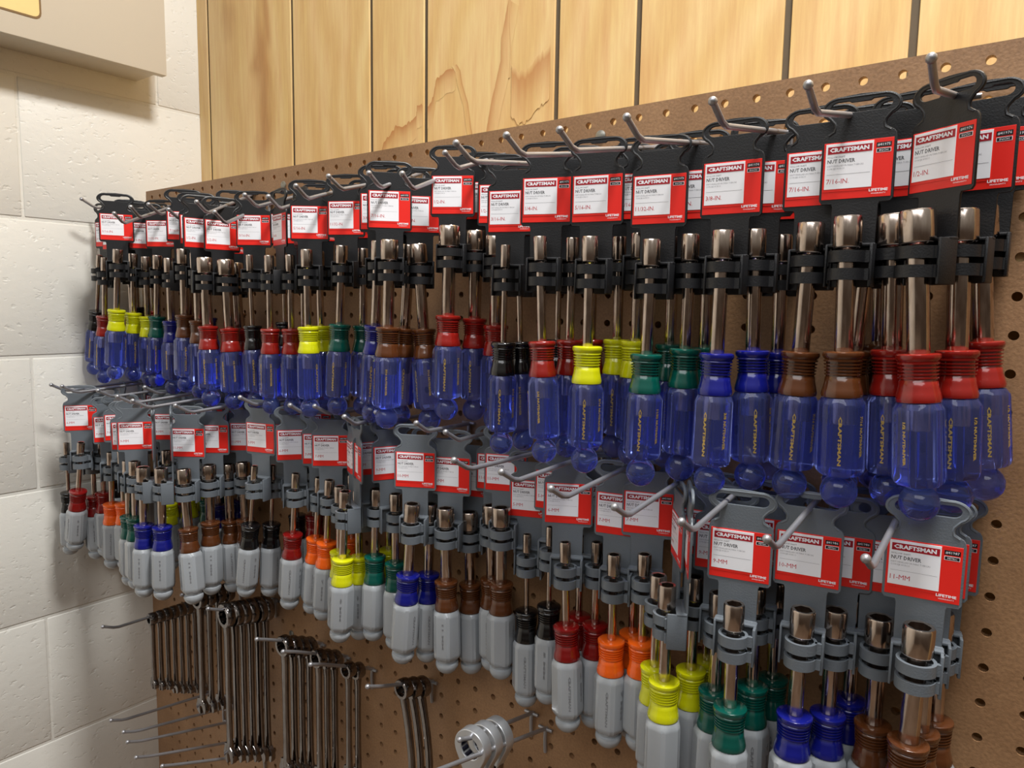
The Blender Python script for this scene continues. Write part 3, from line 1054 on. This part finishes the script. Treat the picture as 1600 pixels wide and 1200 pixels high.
YAWS = {  # (row, size, set): hanger turns in degrees, front to back; + turns the card to the right
    (1, '1/2', 1): [-32, -6, -10, 0],
    (1, '7/16', 1): [2, 3, 6, 4],
    (1, '3/8', 1): [3, 12, 8, 8],
    (1, '11/32', 1): [8, 10, 12, 10],
    (1, '5/16', 1): [12, 16, 14, 14],
    (1, '1/4', 1): [20, 22, 24, 20],
    (1, '3/16', 1): [20, 24, 26, 20],
    (1, '1/2', 2): [30, 28, 26],
    (2, '8', 1): [-62, -55, 8, 8, 10],
    (2, '9', 1): [12, 14, 14, 10],
    (2, '10', 1): [10, 12, 10],
    (2, '11', 1): [8, 10, 10, 10],
    (2, '7', 1): [14, 20, 18],
    (2, '6', 1): [28, 24, 20],
    (2, '5', 1): [14, 22],
    (2, '11', 3): [38, 40, 40, 40],

}
SETN = {1: 'near', 2: 'middle', 3: 'far'}
RANK = ['front', 'second', 'third', 'fourth', 'fifth']
cwords = {'darkred': 'dark red'}
protoD, protoH = {}, {}
for (row, key, st, hx, zb, tip, drivers) in HOOKS:
    metric = row == 2
    rown = 'lower' if metric else 'upper'
    unit = '%s-MM' % key if metric else '%s-IN.' % key
    cn = cwords.get(COLR[key], COLR[key])
    hk = build_hook((hx, 0, zb - (0.4 if metric else 0.0)), tip)
    tag(hk, "straight wire hook carrying the %s tools, %s set of the %s row" % (unit, SETN[st], rown), 'hook', 'wire hooks of the %s row' % rown)
    ys = YAWS.get((row, key, st))
    ndr = len(drivers)
    # turn of the cards on this hook: towards the aisle, picked so that neighbours clear each other
    mx_, my_ = sum(q[0] for q in drivers) / ndr, sum(q[1] for q in drivers) / ndr
    want = math.degrees(math.atan2(CAM[0] - mx_, my_ - CAM[1])) * R.uniform(0.6, 0.95) + R.uniform(-6, 6)
    best = None
    for deg in range(-30, 76, 3):
        a_ = math.radians(deg)
        sc = abs(deg - want) / 90.0
        for u in range(ndr):
            for v_ in range(u):
                ex, ey = drivers[u][0] - drivers[v_][0], drivers[u][1] - drivers[v_][1]
                nd = abs(ex * math.sin(a_) - ey * math.cos(a_))
                ld = abs(ex * math.cos(a_) + ey * math.sin(a_))
                sc += 9.0 * max(0.0, 0.9 - nd) * max(0.0, 1.65 - ld)
        if best is None or sc < best[0]:
            best = (sc, deg)
    hook_turn = best[1]
    for i, (dx, dy, dt, dz, seen) in enumerate(drivers):
        base = -1.1 if row == 1 else -11.2
        zw = base + 0.12 * (dy + 0.5) + dz
        if (row, key) not in protoD:
            d = protoD[(row, key)] = build_driver(key, metric)
            h = protoH[(row, key)] = build_hanger(key, metric)
        else:
            d = copy_tree(protoD[(row, key)])
            h = copy_tree(protoH[(row, key)])
        face = math.degrees(math.atan2(CAM[0] - dx, dy - CAM[1]))
        if ys and i < len(ys) and ys[i] is not None:
            yaw = math.radians(ys[i])
        else:
            yaw = math.radians(hook_turn + R.uniform(-1.5, 1.5))
        # driver, hanging slightly out of plumb by dt over 3.55 in
        tilt = math.atan2(dt, 3.55)
        d.location = W(dx, dy, zw - 6.25)
        if metric:
            zw -= 0.40            # the grey drivers have shorter shafts
        d.rotation_mode = 'ZYX'
        d.rotation_euler = (0, -tilt, R.choice((0, 0, 60, -60, 0)) * math.pi / 180 + yaw + R.uniform(-0.25, 0.25))
        fx, fy = math.sin(yaw), -math.cos(yaw)
        h.location = W(dx - 0.62 * dt - 0.55 * fx, dy - 0.55 * fy, zw)
        h.rotation_euler = (0, 0, yaw)
        rk = RANK[i] if i < 4 or ndr <= 5 else 'last'
        if i == ndr - 1 and ndr > 1:
            rk = 'rearmost'
        if metric:
            tag(d, '%s grey-handled nut driver, %s collar, on the %s lower %s hook' % (rk, cn, SETN[st], unit),
                'nut driver', 'grey handled nut drivers hanging in the lower row')
            tag(h, '%s grey hanging card, red label, on the %s lower %s hook' % (rk, SETN[st], unit),
                'display card', 'grey hanging cards of the lower row')
        else:
            tag(d, '%s clear blue nut driver, %s collar, on the %s upper %s hook' % (rk, cn, SETN[st], unit),
                'nut driver', 'blue handled nut drivers hanging in the upper row')
            tag(h, '%s black hanging card, red label, on the %s upper %s hook' % (rk, SETN[st], unit),
                'display card', 'black hanging cards of the upper row')

heartwood()

# ---------------------------------------------------------------- wrenches on the lower hooks
def wrench_parts(L, ring_r, w, curve=0.0, ratchet=False):
    """hangs from its ring: ring centre at origin, shank down to the open jaw; plane = xz, thickness along y"""
    th = 0.19 if not ratchet else 0.30
    root = empty('combination_wrench')
    # box end
    bm = bmesh.new()
    n = 28
    ri = ring_r * 0.66
    prof = [(ri, -th * 1.1), (ring_r * 0.93, -th * 1.1), (ring_r, -th * 0.7), (ring_r, th * 0.7), (ring_r * 0.93, th * 1.1), (ri, th * 1.1)]
    loops = []
    for i in range(n + 1):
        a = 2 * math.pi * i / n
        c, s = math.cos(a), math.sin(a)
        st_ = 1.0
        loops.append([((r_ if k not in (0, 5) else r_ * (1 + 0.06 * math.cos(12 * a))) * c, y, (r_ if k not in (0, 5) else r_ * (1 + 0.06 * math.cos(12 * a))) * s) for k, (r_, y) in enumerate(prof)])
    rows = [[bm.verts.new(p_) for p_ in lp] for lp in loops[:-1]]
    for i in range(n):
        a_, b_ = rows[i], rows[(i + 1) % n]
        for k in range(6):
            l = (k + 1) % 6
            bm.faces.new((a_[k], a_[l], b_[l], b_[k]))
    bmesh.ops.recalc_face_normals(bm, faces=bm.faces)
    if ratchet:
        bm.free()
        outer = arc(0, 0, ring_r, ring_r, 205, -25, 22) + [(0.42 * ring_r, -1.35 * ring_r), (0.26 * ring_r, -1.75 * ring_r), (-0.26 * ring_r, -1.75 * ring_r), (-0.42 * ring_r, -1.35 * ring_r)]
        bm = slab_from_curves([outer, arc(0, 0, ri, ri, 0, 345, 23)], 0.36, 0.03, 2)
        bmesh.ops.recalc_face_normals(bm, faces=bm.faces)
        link_mesh('ratchet_head', bm, ['wrench_face'], root, angle=35)
        teeth = []
        for k in range(24):
            a = math.radians(15 * k)
            q = ri * (0.97 if k % 2 else 0.84)
            teeth.append((q * math.cos(a), q * math.sin(a)))
        bm = slab_from_curves([arc(0, 0, ri * 0.995, ri * 0.995, 0, 345, 23), teeth], 0.30, 0.0)
        bmesh.ops.recalc_face_normals(bm, faces=bm.faces)
        link_mesh('toothed_insert', bm, ['dark_steel'], root, angle=35)
    else:
        link_mesh('box_end', bm, ['wrench_chrome'], root, angle=40)
    # shank
    bm = bmesh.new()
    lo = []
    zt, zb_ = -ring_r * (1.6 if ratchet else 0.93), -(L - w * 1.9)
    m = 12
    for i in range(m + 1):
        t = i / m
        z = zt + (zb_ - zt) * t
        hw = w * (0.62 - 0.12 * math.sin(math.pi * t))
        hy = th * (0.62 if 0.05 < t < 0.95 else 0.8)
        cx = curve * math.sin(math.pi * t)
        pts = []
        for k in range(12):
            a = 2 * math.pi * k / 12
            c, s = math.cos(a), math.sin(a)
            pts.append((cx + hw * (abs(c) ** 0.6) * (1 if c >= 0 else -1), hy * (abs(s) ** 0.6) * (1 if s >= 0 else -1), z))
        lo.append(pts)
    rings(bm, lo)
    bmesh.ops.recalc_face_normals(bm, faces=bm.faces)
    link_mesh('shank', bm, ['wrench_chrome'], root, angle=50)
    # open jaw, turned 15 degrees
    jr = w * 1.25
    out = []
    out += [(-w * 0.5, 0.35 * jr + jr * 0.9), (w * 0.5, 0.35 * jr + jr * 0.9)]
    out += arc(0, 0, jr, jr, 50, -52, 8)
    out += [(0.42 * jr, -0.80 * jr), (0.36 * jr, 0.05 * jr), (0.18 * jr, 0.28 * jr), (-0.18 * jr, 0.28 * jr), (-0.36 * jr, 0.05 * jr), (-0.42 * jr, -0.80 * jr)]
    out += arc(0, 0, jr, jr, 232, 130, 8)
    cs, sn = math.cos(0.26), math.sin(0.26)
    out = [(x * cs - z * sn, x * sn + z * cs - (L - jr)) for x, z in out]
    bm = slab_from_curves([out], th * 1.1, 0.025, 1)
    bmesh.ops.recalc_face_normals(bm, faces=bm.faces)
    link_mesh('open_end', bm, ['wrench_chrome'], root, angle=40)
    return root

WR = [
 ('farthest left with ten small wrenches', (-40, 0, -24.9), (-40.2, -6, -24.6), [(-3.3, 4.35, 0.36, 0.25, 0, False, 0.0, -4.8), (-2.88, 4.6, 0.372, 0.255, 0, False, 0.0, -4.1), (-2.46, 4.75, 0.384, 0.26, 0, False, 0.0, -1.2), (-2.04, 5.14, 0.396, 0.264, 0, False, 0.0, 3.6), (-1.62, 5.33, 0.408, 0.269, 0, False, 0.0, -3.3), (-1.2, 5.51, 0.42, 0.274, 0, False, 0.0, -2.7), (-0.78, 5.65, 0.432, 0.279, 0, False, 0.0, -4.7), (-0.36, 5.88, 0.444, 0.284, 0, False, 0.0, 5.1)], 'small chrome wrench in the stack on the leftmost loaded wrench hook', 'small wrenches on the leftmost wrench hook'),
 ('with medium wrenches under the grey handles', (-36, 0, -22.9), (-36, -3.6, -22.4), [(-2.6, 6.77, 0.52, 0.34, 0, False, 0.0, 3.7), (-2.05, 6.91, 0.53, 0.344, 0, False, 0.0, -3.7), (-1.5, 6.96, 0.54, 0.348, 0, False, 0.0, 1.5), (-0.95, 7.2, 0.55, 0.352, 0, False, 0.0, 4.3)], 'medium chrome wrench on the second loaded wrench hook from the left', 'medium wrenches on the second wrench hook'),
 ('with the longest wrenches', (-32.5, 0, -22.9), (-32.6, -4, -22.1), [(-3.0, 8.28, 0.66, 0.4, 0, False, 0.0, -5.0), (-2.55, 8.37, 0.67, 0.404, 0, False, 0.0, 2.1), (-2.1, 8.5, 0.68, 0.408, 0, False, 0.0, -3.9), (-1.65, 8.64, 0.69, 0.412, 0, False, 0.0, -4.9), (-1.2, 8.89, 0.7, 0.416, 0, False, 0.0, 4.4), (-0.75, 8.96, 0.71, 0.42, 0, False, 0.0, -2.4)], 'long chrome wrench in the stack with the large ring ends, third hook', 'long wrenches on the third wrench hook'),
 ('fourth of the wrench row', (-28.5, 0, -24.2), (-28.27, -4, -22.4), [(-2.4, 6.98, 0.52, 0.36, 0, False, 0.0, 0.9), (-1.9, 7.1, 0.53, 0.364, 0, False, 0.0, 4.2), (-1.4, 7.14, 0.54, 0.368, 0, False, 0.0, -1.0), (-0.9, 7.28, 0.55, 0.372, 0, False, 0.0, -0.8)], 'chrome wrench in the four-high stack right of the long wrenches', 'wrenches on the fourth wrench hook'),
 ('fifth of the wrench row', (-26.5, 0, -24.27), (-26.18, -4, -22.35), [(-1.9, 6.53, 0.46, 0.32, 0, False, 0.0, -2.3), (-1.4, 6.76, 0.47, 0.324, 0, False, 0.0, -5.5), (-0.9, 6.71, 0.48, 0.328, 0, False, 0.0, 1.5)], 'slim chrome wrench on the fifth loaded wrench hook', 'wrenches on the fifth wrench hook'),
 ('sixth of the wrench row, holding two wrenches', (-24.54, 0, -24.27), (-24.15, -4, -22.3), [(-1.7, 5.56, 0.38, 0.27, 0, False, 0.0, 0.4), (-1.1, 5.69, 0.39, 0.274, 0, False, 0.0, -1.9)], 'thin chrome wrench of the pair on the sixth wrench hook', 'pair of wrenches on the sixth wrench hook'),
 ('seventh of the wrench row, holding curved wrenches', (-20.5, 0, -23.5), (-20.39, -4, -22.0), [(-1.9, 7.9, 0.44, 0.34, 0.55, False, 0.0, -3.7), (-1.35, 7.88, 0.46, 0.348, 0.55, False, 0.0, -3.6), (-0.8, 8.03, 0.48, 0.356, 0.55, False, 0.0, -2.7)], 'bowed chrome wrench of the three on the seventh wrench hook', 'bowed wrenches on the seventh wrench hook'),
 ('by the ratcheting wrenches, ball tip over the ring', (-14.9, 0, -22.9), (-14.56, -4.9, -21.5), [(-4.1, 7.57, 0.66, 0.42, 0, True, 0.0, 3.0), (-3.35, 7.76, 0.66, 0.42, 0, True, 0.0, 0.7), (-2.6, 8.08, 0.66, 0.42, 0, True, 0.0, -4.8)], 'ratcheting wrench with dark toothed ring at the bottom centre', 'ratcheting wrenches at the bottom centre'),
 ('long empty one running out of the bottom edge', (-14.2, 0, -23.3), (-14.0, -9.3, -20.9), [], '', ''),
 ('topmost empty one at the lower left', (-39.7, 0, -30.95), (-39.7, -6, -29.95), [], '', ''),
 ('second empty one from the top at the lower left', (-38.2, 0, -31.400000000000002), (-38.2, -6, -30.05), [], '', ''),
 ('third empty one from the top at the lower left', (-37.75, 0, -32.15), (-37.75, -6, -30.45), [], '', ''),
 ('fourth empty one from the top at the lower left', (-36.8, 0, -33.0), (-36.8, -6, -30.95), [], '', ''),
 ('lowest empty one at the lower left edge', (-33.9, 0, -32.6), (-33.9, -6, -30.2), [], '', ''),

]
for (name, base, tip, items, wlabel, gname) in WR:
    hk = build_hook(base, tip, bend_len=0.7, r=0.08, up=0.3 if tip[1] > -7 else 0.1)
    tag(hk, 'wire hook low on the pegboard, ' + name, 'hook', 'wire hooks of the wrench row')
    for i, (y, L, rr_, w, cv, rat, dx, yw) in enumerate(items):
        o = wrench_parts(L, rr_, w, cv, rat)
        t = y / tip[1]
        wz = base[2] + (tip[2] - (0.3 if tip[1] > -7 else 0.1) - base[2]) * (y / (tip[1] + 0.7))
        wx = base[0] + (tip[0] - base[0]) * t
        o.location = W(wx + dx, y, wz + 0.085 - rr_ * 0.64)
        o.rotation_euler = (0, 0, math.radians(yw))
        if rat:
            o.name = 'ratcheting_wrench'
        rk = ['frontmost', 'second', 'third', 'fourth', 'fifth', 'sixth', 'seventh', 'eighth', 'ninth', 'tenth'][i]
        tag(o, '%s %s' % (rk, wlabel), 'wrench', gname)
